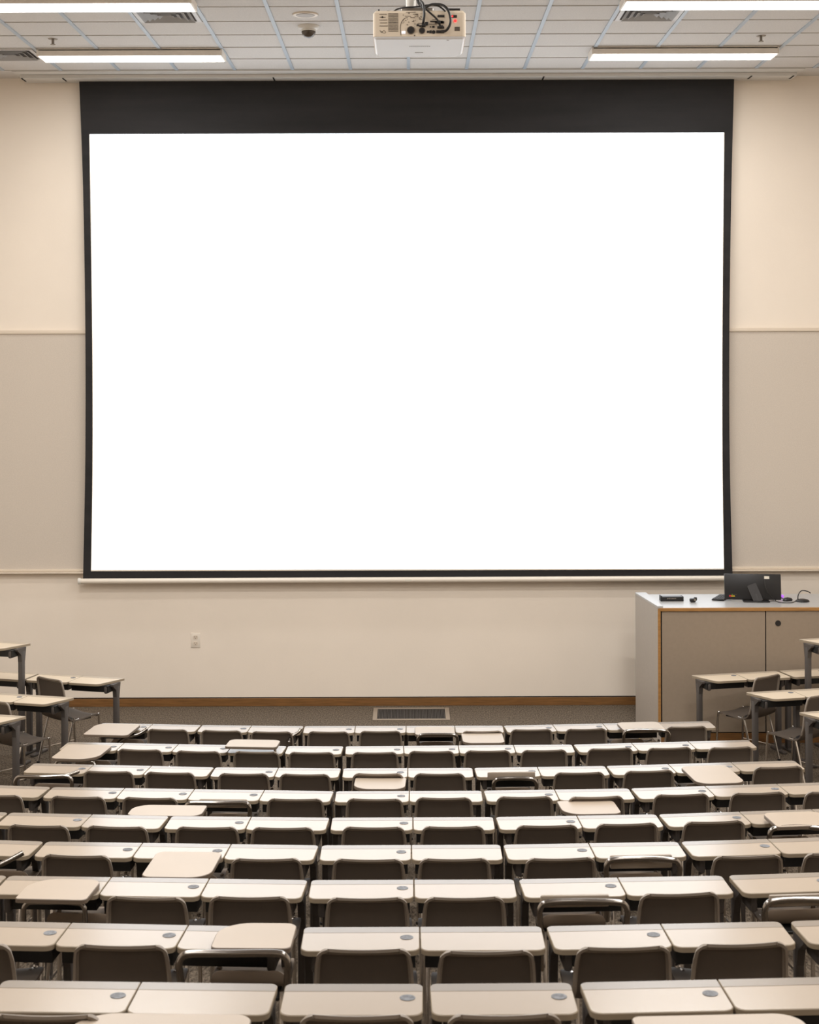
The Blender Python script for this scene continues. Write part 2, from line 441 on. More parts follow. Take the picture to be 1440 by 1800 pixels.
# side tables near the front walls
SH = .80
def side_desk(label, corner, side, ang, n, Y=None, z=SH, skip=0, group='desks beside the front aisles', w=.48, depth=.36):
    p = at(corner[0], corner[1], Y) if Y else at_z(corner[0], corner[1], z)
    zt_ = p.z
    d = Vector((side*math.cos(ang), math.sin(ang)))
    a = Vector((p.x, p.y))+d*skip; b = a+d*(w*n)
    P0, P1 = (a, b) if side > 0 else (b, a)
    cut = ((0, .13) if side < 0 else (.13, 0)) if skip == 0 else (0, 0)
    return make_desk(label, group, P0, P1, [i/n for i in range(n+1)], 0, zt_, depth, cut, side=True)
A = R(16); B_ = R(13.5)
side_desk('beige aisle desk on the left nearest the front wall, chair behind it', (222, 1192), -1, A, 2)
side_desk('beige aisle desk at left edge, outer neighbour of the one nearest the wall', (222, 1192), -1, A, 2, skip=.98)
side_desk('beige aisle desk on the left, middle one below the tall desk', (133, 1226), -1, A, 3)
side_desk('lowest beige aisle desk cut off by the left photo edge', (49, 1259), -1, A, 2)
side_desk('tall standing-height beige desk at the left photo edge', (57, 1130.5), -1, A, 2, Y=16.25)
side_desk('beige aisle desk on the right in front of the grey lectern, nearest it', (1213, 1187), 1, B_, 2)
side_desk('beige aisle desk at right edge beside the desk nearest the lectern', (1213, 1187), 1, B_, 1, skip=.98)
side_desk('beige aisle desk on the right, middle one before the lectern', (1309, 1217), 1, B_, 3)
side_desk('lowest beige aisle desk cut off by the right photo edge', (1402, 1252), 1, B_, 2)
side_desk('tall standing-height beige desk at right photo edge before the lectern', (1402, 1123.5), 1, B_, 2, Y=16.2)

# ------------------------------------------------------------------ chairs
def shell_mesh(mb, prof, wid, round_top=.05, round_front=.05, rim=True, thick=.011):
    """prof: list of (y,z) front->top ; wid: half widths at same stations"""
    P = catmull([Vector((w, y, z)) for (y, z), w in zip(prof, wid)], 4)
    s = [0]
    for a, b in zip(P, P[1:]): s.append(s[-1]+Vector((0, b.y-a.y, b.z-a.z)).length)
    # add extra stations at both ends for round corners
    def sample(q):
        for i in range(len(s)-1):
            if q <= s[i+1]+1e-9:
                t = (q-s[i])/(s[i+1]-s[i]); return P[i].lerp(P[i+1], t)
        return P[-1]
    Tt = s[-1]
    st = [round_front*(1-math.cos(R(90*i/4))) for i in range(5)]
    st += [round_front+(Tt-round_front-round_top)*i/18 for i in range(1, 18)]
    st += [Tt-.032, Tt-.0262, Tt-.019, Tt-.011, Tt-.005, Tt-.001] if rim else [Tt-round_top*(1-math.sin(R(90*i/5))) for i in range(6)]
    UPOS = [-1, -.985, -.955, -.915, -.868, -.84, -.6, -.3, 0, .3, .6, .84, .868, .915, .955, .985, 1]
    nu = 16; rows_ = []; rimv = set()
    for q in st:
        p = sample(q); e = .004
        a, b = sample(max(q-e, 0)), sample(min(q+e, Tt))
        tg = Vector((0, b.y-a.y, b.z-a.z)).normalized()
        nrm = Vector((0, -tg.z, tg.y))         # towards the back / underside
        if nrm.z > 0 and abs(nrm.z) > .9: nrm = -nrm
        hw = p.x
        if q < round_front: hw -= round_front-math.sqrt(max(round_front**2-(round_front-q)**2, 0))
        if q > Tt-round_top: dd = Tt-q; hw -= round_top-math.sqrt(max(round_top**2-(round_top-dd)**2, 0))
        row = []
        for j in range(nu+1):
            u = -1+2*j/nu
            u = UPOS[j] if rim else math.copysign(abs(u)**.8, u)
            off = 0
            isback = min(max((q/Tt-.52)/.1, 0), 1)
            cav = (1-u*u)
            off += isback*.009*cav+(1-isback)*.014*cav
            if rim:
                ed = min((1-abs(u))*hw, Tt-q)
                if ed < .028 and isback > 0: off += isback*.026*(1-math.sqrt(max(0, 1-(1-ed/.028)**2)))
            front = max(0, 1-q/.07)
            row.append(mb.bm.verts.new(Vector((u*hw, p.y, p.z-.02*front*front))+Vector((0, nrm.y*off*(isback), (nrm.z*isback*off)-(1-isback)*off))))
        rows_.append(row)
    fs = []
    for a, b in zip(rows_, rows_[1:]):
        for j in range(nu):
            f = mb.bm.faces.new((a[j], a[j+1], b[j+1], b[j])); fs.append(f)
            if rim and rows_.index(a) > 13 and (j < 3 or j > nu-4 or rows_.index(a) >= len(rows_)-6): f.material_index = 1
    bmesh.ops.recalc_face_normals(mb.bm, faces=fs)
    bmesh.ops.solidify(mb.bm, geom=fs, thickness=thick)
    return mb
PROF = [(.205, .452), (.12, .452), (.02, .444), (-.07, .436), (-.135, .438), (-.178, .465), (-.192, .515), (-.196, .58), (-.205, .66), (-.222, .75), (-.238, .82)]
WID = [.196, .203, .205, .204, .2, .196, .195, .193, .19, .186, .181]
def lift(prof, dz):     # raise the seat, keep the top of the back
    top = prof[-1][1]
    return [(y, z+dz*min(1, (.82-z)/(.82-.45)) if z < .82 else z) for y, z in prof]
def chair_legs(t, dz=0, kx=1.0, ky=1.0):
    for s in (-kx, kx):
        lg = MB().tube([(s*.165, .1*ky, .437+dz), (s*.174, .165*ky, .434+dz), (s*.178, .186*ky, .41+dz), (s*.184, .205*ky, .012)], .0105, 8, smooth=3).build('leg', M['chrome'], t)
        MB().cyl((s*.184, .205*ky, .008), .015, .016, 'Z', 12).build('glide', M['black'], lg)
        lg = MB().tube([(s*.165, -.05, .43+dz), (s*.172, -.1, .428+dz), (s*.176, -.125, .41+dz), (s*.184, -.235, .012)], .0105, 8, smooth=3).build('leg', M['chrome'], t)
        MB().cyl((s*.184, -.235, .008), .015, .016, 'Z', 12).build('glide', M['black'], lg)
        MB().tube([(s*.183, .198*ky, .13), (s*.182, -.2, .13)], .006, 6).build('stretcher', M['chrome'], t)
    MB().box((0, .01, .418+dz), (.32*kx, .2, .016), bevel=.005).build('seat_support', M['black'], t)
def make_chair(label, group, dz=0, ky=1.0):
    t = thing('shell_chair', label, 'chair', group=group)
    shell_mesh(MB(), [(y*ky if y > 0 else y, z) for y, z in lift(PROF, dz)], WID).build('seat_shell', [M['shell'], M['shell_rim']], t)
    chair_legs(t, dz, .92 if ky < 1 else 1.0, ky)
    return t
CH_GROUP = 'taupe shell chairs behind the desk rows'
proto = make_chair('x', CH_GROUP, .15, .65); used = [False]
aisle = []
def place_chair(x, y, z, rz, label, group=CH_GROUP):
    if group != CH_GROUP:
        o = copy_tree(aisle[0]) if aisle else make_chair('x', group, -.01)
        aisle.append(o); o.scale = (1.08,)*3
    elif used[0]: o = copy_tree(proto)
    else: o = proto; used[0] = True
    o.location = (x, y, z); o.rotation_euler.z = rz; o['label'] = label; o['group'] = group
    return o
CHAIRS = {   # px of the middle of the top edge, px row of the top edge
 1: [(295.5, 1279), (390, 1281), (478, 1283), (578, 1283), (669, 1282), (848, 1282), (934, 1279), (1030, 1278), (1206.5, 1274)],
 2: [(247, 1314), (349, 1317), (451, 1318), (548, 1319), (659, 1319), (758.5, 1317), (857, 1316), (956, 1315), (1071, 1312), (1176, 1311), (1284, 1310)],
 3: [(193, 1352), (301, 1354), (429.5, 1356), (537, 1357), (665, 1356), (772.5, 1356), (1017.5, 1354), (1139, 1351), (1365, 1344)],
 4: [(-7, 1393), (138, 1396), (265, 1398), (520, 1400), (659, 1400), (780, 1398), (921, 1396), (1046.5, 1396), (1195.5, 1392), (1330, 1389), (1461, 1387)],
 5: [(68, 1446), (206, 1448), (365, 1449), (498, 1450), (657.5, 1449), (796, 1448), (960, 1446), (1099, 1443), (1251.5, 1439)],
 6: [(137, 1498), (469, 1504), (648, 1505), (799, 1504), (985, 1503), (1314, 1499), (1472, 1494)],
 7: [(258, 1571), (440, 1570), (645.5, 1572), (816, 1571), (1192, 1564)],
 8: [(-53, 1651), (218, 1654), (640, 1661), (855, 1664), (1093, 1657), (1298, 1651)],
 9: [(83, 1775), (628, 1775), (885, 1774)],
}
EXTRA_LAB = {}
def short_row(k): return {1: 'front row', 9: 'nearest row'}.get(k, ORD[k]+' row from the screen')
chair_obj = {}
for k, lst in CHAIRS.items():
    for i, (px, py) in enumerate(lst):
        p = at_z(px, py, FL[k]+CHH)
        rz = math.atan(p.x/RAD)*1.0+random.uniform(-.03, .03)
        # local back top is at y=-.238
        ox, oy = p.x-math.sin(rz)*.238*1.0*-1*-1, p.y+math.cos(rz)*.238
        oy = min(oy, ZN[k]+ox*ox/(2*RAD)+.05)
        lab = 'taupe shell chair, %s plain chair from left in the %s' % (ORD[i+1], short_row(k))
        if i == len(lst)-1: lab = 'taupe shell chair, rightmost plain chair in the %s' % short_row(k)
        if i == 0: lab = 'taupe shell chair, leftmost plain chair in the %s' % short_row(k)
        co_ = chair_obj[(k, i)] = place_chair(ox, oy, FL[k], rz, lab)
        co_.scale.z = min(1.05, max(.97, (at(px, py, oy-.238).z-FL[k])/CHH))
# the chairs at the aisle desks, turned towards the middle
for (px, py, rz, lab) in ((89, 1190, -R(38), 'taupe shell chair turned aside at the left aisle desk nearest the wall'),
                          (-5, 1229, -R(38), 'taupe shell chair cut by left edge at the middle left aisle desk'),
                          (1347, 1186, R(38), 'taupe shell chair turned aside before the lectern at right aisle desk'),
                          (1440, 1219, R(38), 'taupe shell chair cut by right edge at the middle right aisle desk')):
    p = at_z(px, py, CHH*1.08)
    place_chair(p.x-math.sin(rz)*.257, p.y+math.cos(rz)*.257, 0, rz, lab, 'turned chairs at the aisle desks')

# ------------------------------------------------------------------ tablet-arm chairs
SEAT_PROF = [(y*.8+.11, z+.15) for y, z in PROF[:7]]; SEAT_W = [w*.78 for w in WID[:7]]
def pad_part(t, inv, X, k, corners=(.07, .07, .07, .07)):
    x0, x1, yf, yn, z = X; zz = FL[k]+z
    pts = [at_z(x0, yn, zz), at_z(x1, yn, zz), at_z((x0+x1)/2, yf, zz), at_z((x0+x1)/2, yn, zz)]
    w = pts[1].x-pts[0].x; dep = pts[2].y-pts[3].y; c = (pts[2]+pts[3])/2
    c = inv @ c
    r = [min(q, w*.45, dep*.48) for q in corners]
    poly = rrect(-w/2, w/2, -dep/2, dep/2, r, 7)
    ob = MB().prism(poly, -.02, 0, 0, ch=.003, side=1).build('writing_tablet', [M['tablet'], M['tablet_edge']], t)
    ob.location = c
    return w, dep, c
def bar_part(t, pts, seat=True):
    return MB().tube(pts, .0145, 10, smooth=5).build('arm_tube', M['tube'], t)
TABLET = [
 # row, centre px, dict
 (1, 213, dict(pad=(157, 238, 1272, 1292, .775), cor=(.03, .05, .05, .12), tube=[(206, 1316), (209, 1305), (222, 1297), (243, 1291), (259, 1281)]), 'with beige tablet swung out at left end of the front row'),
 (1, 768, dict(pad=(729, 800, 1277, 1292, .765), bar=(733, 806, 1291.5)), 'with arm bar and level tablet, middle of the front row'),
 (1, 1112, dict(pad=(1089, 1165, 1269, 1284, .78), bar=(1095, 1179, 1284.5)), 'with raised tablet near the right end of the front row'),
 (2, 150, dict(pad=(103, 185, 1309, 1334, .765), cor=(.05, .16, .05, .05)), 'with tan tablet at left end of the second row from the screen'),
 (3, 77, dict(bar=(25, 128, 1365), stub=(138, 1356)), 'with bare tube arm at left end of the third row from screen'),
 (3, 903, dict(strip=(857, 941, 1357, 1369), bar=(866, 945, 1369)), 'with folded tablet right of centre in the third row from screen'),
 (3, 1252, dict(pad=(1209, 1296, 1346, 1377, .80), cor=(.1, .08, .06, .06)), 'with beige tablet near right end of the third row from screen'),
 (4, 396, dict(strip=(350, 435, 1405, 1413), bar=(324, 441, 1411.5), pad=(228, 360, 1415, 1434, .80), cor=(.05, .08, .02, .12)), 'with long tablet swung left in the fourth row from screen'),
 (5, 1403, dict(pad=(1350, 1455, 1427, 1452, .785), bar=(1351, 1462, 1456), cor=(.02, .03, .06, .06)), 'with tablet and tube arm at right edge, fifth row from screen'),
 (6, -22, dict(tube=[(-40, 1555), (-36, 1538), (-15, 1527), (15, 1513), (41, 1499)]), 'showing only its tube arm at left edge, sixth row from screen'),
 (6, 321, dict(pad=(260, 382, 1497, 1542, .80), cor=(.05, .11, .05, .05)), 'with beige tablet level on the left side, sixth row from screen'),
 (6, 1131, dict(strip=(1072, 1182, 1503, 1526), bar=(1064, 1197, 1511)), 'with folded tablet behind its tube, sixth row from screen'),
 (7, 116, dict(pad=(40, 168, 1545, 1581, .765), cor=(.02, .03, .06, .16)), 'with beige tablet over the desk, left in the seventh row'),
 (7, 1018, dict(strip=(950, 1071, 1573, 1592), bar=(947, 1105, 1586)), 'with folded tablet and tube hoop, centre right of the seventh row'),
 (7, 1424, dict(strip=(1350, 1500, 1571, 1584), bar=(1343, 1500, 1584)), 'with tube hoop at right edge of the seventh row from screen'),
 (8, 425, dict(pad=(377, 519, 1622, 1667, .775), bar=(313, 508, 1676), cor=(.03, .03, .05, .16)), 'with white tablet and shiny tube in the eighth row'),
 (9, 300, dict(pad=(112, 440, 1781, 1850, .80), cor=(.08, .08, .06, .16)), 'with large tablet at bottom left in the nearest row'),
 (9, 1275, dict(pad=(1117, 1433, 1783, 1850, .80), cor=(.08, .08, .09, .03)), 'with large tablet at bottom right in the nearest row'),
]
seat_src = None
def tablet_features(t, k, d, Yb, inv):
    def plane(px, py, dy=0): return inv @ at(px, py, Yb+dy)
    if 'bar' in d:
        x0, x1, y = d['bar']
        a, b = plane(x0+1.5, y), plane(x1-1.5, y); z = (a.z+b.z)/2
        pts = [(a.x+.012, a.y+.05, .46), (a.x+.004, a.y+.01, z-.1), (a.x, a.y, z-.05), (a.x+.012, a.y, z-.014), (a.x+.05, a.y, z), (a.x*.5+b.x*.5, a.y, z+.002),
               (b.x-.05, b.y, b.z), (b.x-.012, b.y, b.z-.014), (b.x, b.y, b.z-.05), (b.x-.004, b.y+.01, b.z-.1), (b.x-.012, b.y+.05, .46)]
        bar_part(t, pts)
        if 'stub' in d:
            s_ = plane(*d['stub'], .08)
            bar_part(t, [(b.x-.06, b.y, b.z), (b.x-.02, b.y+.03, b.z+.008), tuple(s_)])
    if 'tube' in d: bar_part(t, [tuple(plane(*q, .03*i)) for i, q in enumerate(d['tube'])])
    if 'strip' in d:
        x0, x1, y0, y1 = d['strip']
        a, b = plane(x0, y0, .035), plane(x1, y1, .035)
        h_ = max(a.z-b.z, .055)
        MB().box(((a.x+b.x)/2, (a.y+b.y)/2, a.z-h_/2), (b.x-a.x, .022, h_), bevel=.008).build('folded_tablet', M['taupe'], t)
    if 'pad' in d:
        w, dep, c = pad_part(t, inv, d['pad'], k, d.get('cor', (.06,)*4))
        if 'bar' not in d and 'tube' not in d:
            z = c.z-.034; a = -w/2+.025; b = w/2-.02; yb = c.y-dep/2+.06
            pts = [(c.x+a, yb+.03, .44), (c.x+a, yb, z-.06), (c.x+a+.01, yb, z-.015), (c.x+a+.05, yb, z), (c.x+b-.05, yb, z), (c.x+b-.01, yb, z-.015), (c.x+b, yb, z-.06), (c.x+b, yb+.03, .44)]
            MB().tube(pts, .012, 10, smooth=4).build('arm_tube', M['tube'], t)
for (k, cx, d, lab) in TABLET:
    Yb = ZN[k]-.2
    for _ in range(4):
        q = at(cx, PY+F*(H[k])/Yb, Yb); Yb = ZN[k]-.2+q.x**2/(2*RAD)
    rz = math.atan(q.x/RAD)
    t = thing('tablet_arm_chair', 'taupe tablet-arm chair '+lab, 'chair', (q.x-math.sin(rz)*.238, Yb+.238*math.cos(rz), FL[k]), rz, 'tablet-arm chairs among the rows')
    if seat_src is None:
        seat_src = shell_mesh(MB(), SEAT_PROF, SEAT_W, rim=False).build('seat', M['seat'], t)
        chair_legs(t, .15, .8, .76); leg_src = t
    else:
        for ch in list(leg_src.children):
            if ch.name.split('.')[0] in ('seat', 'leg', 'stretcher', 'seat_support'): copy_tree(ch, t)
    inv = (Matrix.Translation(t.location) @ Matrix.Rotation(rz, 4, 'Z')).inverted()
    tablet_features(t, k, d, Yb, inv)
# shell chairs that also carry a tablet or an arm
for (key, d, lab) in (((1, 5), dict(pad=(812, 886, 1289, 1306, .79), cor=(.09, .06, .02, .02)), 'taupe shell chair with beige tablet behind its back in the front row'),
                      ((1, 2), dict(tube=[(508, 1306), (509, 1300), (515, 1293), (524, 1287), (529, 1281)]), 'taupe shell chair with bent tube arm in the front row, left half'),
                      ((2, 2), dict(pad=(399, 491, 1300, 1313, .805), cor=(.03, .03, .06, .06)), 'taupe shell chair with tablet over its desk, second row from screen'),
                      ((3, 4), dict(pad=(622, 714, 1367, 1387, .79), cor=(.12, .09, .02, .02)), 'taupe shell chair with beige tablet behind its back, third row, middle'),
                      ((4, 7), dict(pad=(984, 1087, 1407, 1431, .79), cor=(.13, .05, .06, .02)), 'taupe shell chair with beige tablet behind its back, fourth row, right')):
    o = chair_obj[key]; o['label'] = lab
    inv = (Matrix.Translation(o.location) @ Matrix.Rotation(o.rotation_euler.z, 4, 'Z') @ Matrix.Diagonal((1, 1, o.scale.z, 1))).inverted()
    Yb = o.location.y-.27
    if 'pad' in d:
        w, dep, c = pad_part(o, inv, d['pad'], key[0], d['cor'])
        s_ = -1 if key != (2, 2) else 1
        MB().tube([(c.x+s_*(w/2-.03), c.y, c.z-.022), (c.x+s_*(w/2-.02), c.y+(.02 if c.y < 0 else -.02), c.z-.1), (s_*.205, -.1, .5), (s_*.19, -.06, .43)], .011, 8, smooth=4).build('arm_tube', M['tube'], o)
    else: tablet_features(o, key[0], d, Yb, inv)

# ------------------------------------------------------------------ lectern
LY = 16.98
p = at(1156.5, 1064, LY); LT = p.z; lx0 = p.x
pf = at_z(1117, 1040, LT); ldep = min(pf.y-LY, 1.0); LW = 2.6
lec = thing('lectern', 'large grey laminate lectern with oak edging right of the screen', 'lectern', (lx0, LY, 0))
sl = pf.x-lx0
def skew(o): return o
# side end panel (slightly skewed like the photo)
poly = [(0, 0), (.03, 0), (.03+sl+.09, ldep), (sl, ldep)]
MB().prism([(0, 0), (.03, 0), (.03+sl, ldep), (sl, ldep)], 0, LT-.03).build('side_panel', M['lectern_side'], lec, smooth=False)
cp = MB().prism([(-.002, -.003), (.055, -.003), (sl+.12, ldep), (sl-.002, ldep)], LT-.03, LT-.008, ch=.003).build('side_cap', M['lectern_top'], lec, smooth=False)
MB().box((.014, -.005, (LT-.035)/2+.06), (.028, .01, LT-.035-.12)).build('oak_edge', M['wood_edge'], lec, smooth=False)
MB().box((LW/2+.01, .0, LT-.045), (LW-.02, .03, .034), bevel=.003).build('oak_lip', M['wood_edge'], lec, smooth=False)
MB().prism([(.035, .016), (LW, .016), (LW, ldep), (.035+sl, ldep)], LT-.062, LT-.03, ch=.002).build('worktop', M['lectern_top'], lec, smooth=False)
seam = at(1347, 1150, LY).x-lx0
BB = .115
MB().box(((.03+seam)/2+.002, .012, (LT-.066+BB)/2), (seam-.03-.022, .02, LT-.066-BB)).build('front_panel', M['lectern'], lec, smooth=False)
dr = MB().box(((seam+LW)/2, .012, (LT-.066+BB)/2), (LW-seam-.006, .02, LT-.066-BB)).build('door', M['lectern'], lec, smooth=False)
h_ = at(1368, 1095.5, LY)
MB().lathe([(.03, 0), (.03, .004), (.022, .005), (.0001, .001)], (0, 0, 0), 24).build('finger_hole', M['ink_dark'], dr, loc=(h_.x-lx0, .0, h_.z)).rotation_euler.x = math.pi/2
MB().prism([(.035, .025), (LW, .025), (LW, ldep-.02), (.05+sl, ldep-.02)], .02, LT-.07).build('carcass', M['gap'], lec, smooth=False)
MB().box((LW/2+.015, .01, .052), (LW-.03, .02, .104)).build('toe_board', M['wood'], lec, smooth=False)

wt = LT-.0285      # worktop height
def on_top(px, py): return at_z(px, py, wt)
# monitor
mp = on_top(1325, 1057)
MY = mp.y+.06
mon = thing('monitor', 'black flat monitor seen from behind on the lectern', 'monitor', (mp.x, MY, wt), R(-5))
sc = MY/F
mw, mh = 98*sc, 45*sc
tl = Matrix.Translation((0, -.02, mh/2+.012)) @ Matrix.Rotation(R(-8), 4, 'X')
mb = MB().box((0, 0, 0), (mw, .03, mh), bevel=.008, rot=None); bmesh.ops.transform(mb.bm, matrix=tl, verts=mb.bm.verts)
body = mb.build('monitor_body', M['monitor'], mon)
mb = MB().box((0, .017, 0), (mw-.01, .004, mh-.01)); bmesh.ops.transform(mb.bm, matrix=tl, verts=mb.bm.verts); mb.build('display', M['dome'], body, smooth=False)
mb = MB().box((.15, -.0165, .1), (.054, .002, .03)); bmesh.ops.transform(mb.bm, matrix=tl, verts=mb.bm.verts); mb.build('label_sticker', M['label_white'], body, smooth=False)
mb = MB().box((-.243, -.0165, -.098), (.02, .002, .018), mi=0).box((-.213, -.0165, -.1), (.04, .002, .009), mi=1).box((-.22, -.0165, -.083), (.016, .002, .005), mi=2)
for i in range(5): mb.box((-.205+.008*i, -.0165, -.083), (.004, .002, .006), mi=3)
bmesh.ops.transform(mb.bm, matrix=tl, verts=mb.bm.verts); mb.build('logo_mark', [M['red'], M['yellow'], M['green'], M['ink']], body, smooth=False)
MB().tube([(.01, -.045, .13), (.03, -.07, .08), (.055, -.1, .012)], .012, 4).build('stand_strut', M['ink_dark'], mon)
mb = MB(); mb.prism([(-.05, -.0), (.05, -.0), (.05, .012), (-.05, .012)], 0, .2, mtx=Matrix.Translation((.055, -.105, .004)) @ Matrix.Rotation(R(-22), 4, 'Y') @ Matrix.Rotation(R(-18), 4, 'X'))
mb.build('stand_leg', M['ink_dark'], mon)
MB().box((.03, -.06, .006), (.28, .16, .012), bevel=.004).build('stand_base', M['monitor'], mon)
MB().tube([(.12, -.06, .235), (.125, -.09, .17), (.15, -.1, .1), (.21, -.09, .04), (.24, -.07, .012)], .004, 6, smooth=5).build('cable', M['cable'], mon)
# keyboard beside it
kp = on_top(1272, 1056)
kb = thing('keyboard', 'thin black keyboard poking out left of the monitor', 'keyboard', (kp.x+.01, kp.y+.17, wt), R(-24))
MB().box((0, 0, .008), (.13, .36, .014), bevel=.004).build('keyboard_base', M['monitor'], kb)
mb = MB()
for i in range(4):
    for j in range(12): mb.box((-.045+.03*i, -.16+.029*j, .017), (.024, .023, .005))
mb.build('keys', M['ink_dark'], kb, smooth=False)
# black boxes
bp = on_top(1182, 1057)
bx = thing('control_box', 'long black control box lying flat on left of the lectern top', 'box', (bp.x, bp.y+.06, wt), R(2))
w_ = 40*bp.y/F
MB().box((0, 0, .024), (w_, .1, .046), bevel=.005).build('case', M['monitor'], bx)
MB().box((w_/2-.006, -.002, .024), (.013, .104, .05), bevel=.002).box((-w_/2+.006, -.002, .028), (.013, .104, .056), bevel=.002).build('end_plate', M['black'], bx)
mb = MB()
for i, ww in enumerate((.01, .014, .008, .014, .012, .01)): mb.box((-.05+.017*i, -.0515, .028), (ww, .002, .009))
mb.build('lettering', M['steel'], bx, smooth=False)
bp = on_top(1219.5, 1059)
dv = thing('clip_device', 'small black clip-on device beside the control box on lectern', 'device', (bp.x, bp.y+.03, wt), R(8))
MB().box((-.005, 0, .02), (.06, .05, .04), bevel=.01).build('body', M['monitor'], dv)
MB().cyl((.012, -.027, .028), .012, .012, 'Y', 14).build('knob', M['steel'], dv)
MB().box((.026, 0, .033), (.03, .03, .036), bevel=.006).build('clip', M['black'], dv)
# mouse-like gadgets and cables
bp = on_top(1383, 1057)
ms = thing('computer_mouse', 'black computer mouse close right of the monitor', 'mouse', (bp.x+.02, bp.y+.04, wt), R(20))
MB().lathe([(.0, 0), (.042, 0), (.046, .01), (.038, .026), (.018, .034), (.0001, .036)], seg=20).build('mouse_body', M['monitor'], ms).scale = (1.3, .8, 1)
MB().box((0, .0, .034), (.02, .006, .008), bevel=.002).build('scroll_wheel', M['ink'], ms)
MB().tube([(-.03, .03, .015), (-.07, .08, .05), (-.1, .1, .1)], .005, 6, smooth=5).build('cable', M['cable'], ms)
bp = on_top(1409, 1058)
mc = thing('desk_microphone', 'black gooseneck microphone lying at the lectern top right edge', 'microphone', (bp.x+.02, bp.y+.03, wt), R(-5))
MB().lathe([(.07, 0), (.075, .008), (.06, .02), (.03, .028), (.0001, .03)], seg=22).build('base', M['monitor'], mc)
MB().tube([(-.05, 0, .015), (-.045, .0, .07), (-.01, 0, .115), (.05, 0, .11), (.085, 0, .09)], .0055, 8, smooth=6).build('gooseneck', M['cable'], mc)
bp = on_top(1377, 1052)
pl = MB().lathe([(.024, 0), (.028, .012), (.024, .026), (.0001, .03)], seg=16).build('indicator_lamp', M['purple'], None, loc=(bp.x, bp.y+.08, wt))
tag(pl, 'small glowing purple light between monitor and mouse on lectern', 'light')
cb = MB().tube([tuple(on_top(q[0], q[1])+Vector((0, .02, .004))) for q in ((1322, 1058.5), (1340, 1060), (1360, 1057), (1372, 1060), (1392, 1060.5), (1403, 1056))], .004, 6, smooth=6).build('cable', M['cable'])
tag(cb, 'thin black cable trailing along the lectern top near its front edge', 'cable')

# yellow plug on the carpet by the lectern
yp = at_z(1128, 1297.5, 0)
yl = thing('yellow_plug', 'tiny bright yellow plug under the front row near the lectern', 'plug', (yp.x-.06, yp.y-.16, .001), R(15))
MB().box((0, 0, .016), (.05, .04, .03), bevel=.006).build('plug_body', M['yellow'], yl)
MB().tube([(.02, 0, .016), (.06, -.03, .01), (.1, -.02, .006), (.16, .01, .006)], .005, 6, smooth=4).build('cord', M['cable'], yl)

# ------------------------------------------------------------------ ceiling fixtures
def fixture(label, x0, x1, y0):
    t = thing('ceiling_light', label, 'light', ((x0+x1)/2, y0+.19, CEIL), 0, 'linear ceiling lights')
    w = x1-x0
    mb = MB()
    for s in (-1, 1): mb.prism([(-.19*s, -.012), (-.19*s, -.078), (-.172*s, -.078), (-.172*s, -.012)], -w/2, w/2, mtx=Matrix(((0, 0, 1, 0), (1, 0, 0, 0), (0, 1, 0, 0), (0, 0, 0, 1))))
    mb.box((0, 0, -.012), (w, .38, .02))
    mb.build('housing', M['fixture'], t, smooth=False)
    for s in (-1, 1): MB().box((s*(w/2+.008), 0, -.043), (.02, .385, .075), bevel=.004).build('end_cap', M['fixture'], t, smooth=False)
    MB().box((0, 0, -.072), (w-.005, .342, .02)).build('lamp_lens', M['lens'], t, smooth=False)
    return t
fixture('long ceiling light at left, the one nearer the screen', -3.9, -1.98, 17.03)
fixture('long ceiling light at right, the one nearer the screen', 1.95, 3.89, 17.03)
fixture('long ceiling light at left, cut by the top photo edge', -3.9, -1.96, 14.5)
fixture('long ceiling light at right, cut by the top photo edge', 1.96, 3.9, 14.5)

def vent(label, col, y0):
    t = thing('ceiling_vent', label, 'vent', ((col+.5)*TILE, y0+TILE/2, CEIL), 0, 'square ceiling air vents')
    s = TILE-.06
    mb = MB()
    for q in (-1, 1):
        mb.box((q*(s/2-.02), 0, -.006), (.04, s, .018)); mb.box((0, q*(s/2-.02), -.006), (s-.08, .04, .018))
    mb.build('frame', M['vent'], t, smooth=False)
    MB().box((0, 0, -.002), (s-.08, s-.08, .004)).build('backing', M['vent_dark'], t, smooth=False)
    for i in range(4):
        a = (s-.1)/2*(1-.23*i); mb = MB()
        for q in range(4):
            rot = Matrix.Rotation(q*math.pi/2, 4, 'Z')
            b_ = a-.045
            vs = [rot @ Vector(v) for v in ((-a, -a, -.03), (a, -a, -.03), (b_, -b_, -.006), (-b_, -b_, -.006))]
            mb.bm.faces.new([mb.bm.verts.new(v) for v in vs])
        bmesh.ops.solidify(mb.bm, geom=list(mb.bm.faces), thickness=.003)
        mb.build('louvre', M['vent'], t, smooth=False)
    return t
vent('square louvred air vent beside the upper left ceiling light', -4, CEND-5*TILE+.0)
vent('square louvred air vent beside the upper right ceiling light', 3, CEND-5*TILE+.0)
vent('square louvred air vent cut off by the left photo edge', -7, CEND-2*TILE)
def sprinkler(label, px, py):
    Y = F*3.247/(PY-py); x = at(px, py, Y).x
    t = thing('sprinkler', label, 'sprinkler', (x, Y, CEIL), 0, 'ceiling sprinklers')
    MB().lathe([(.0, -.006), (.046, -.006), (.05, 0.0)][::-1]).build('escutcheon', M['steel'], t)
    MB().cyl((0, 0, -.03), .014, .05, 'Z', 12).build('body', M['steel'], t)
    MB().cyl((0, 0, -.058), .026, .006, 'Z', 16).build('deflector', M['steel'], t)
sprinkler('small metal fire sprinkler on the ceiling at upper left', 93, 66)
sprinkler('small metal fire sprinkler on the ceiling at upper right', 1338, 65)
Y = F*3.247/(PY-24); x = at(537, 24, Y).x
sp = thing('ceiling_speaker', 'round flush white ceiling speaker left of the projector', 'speaker', (x, Y, CEIL))
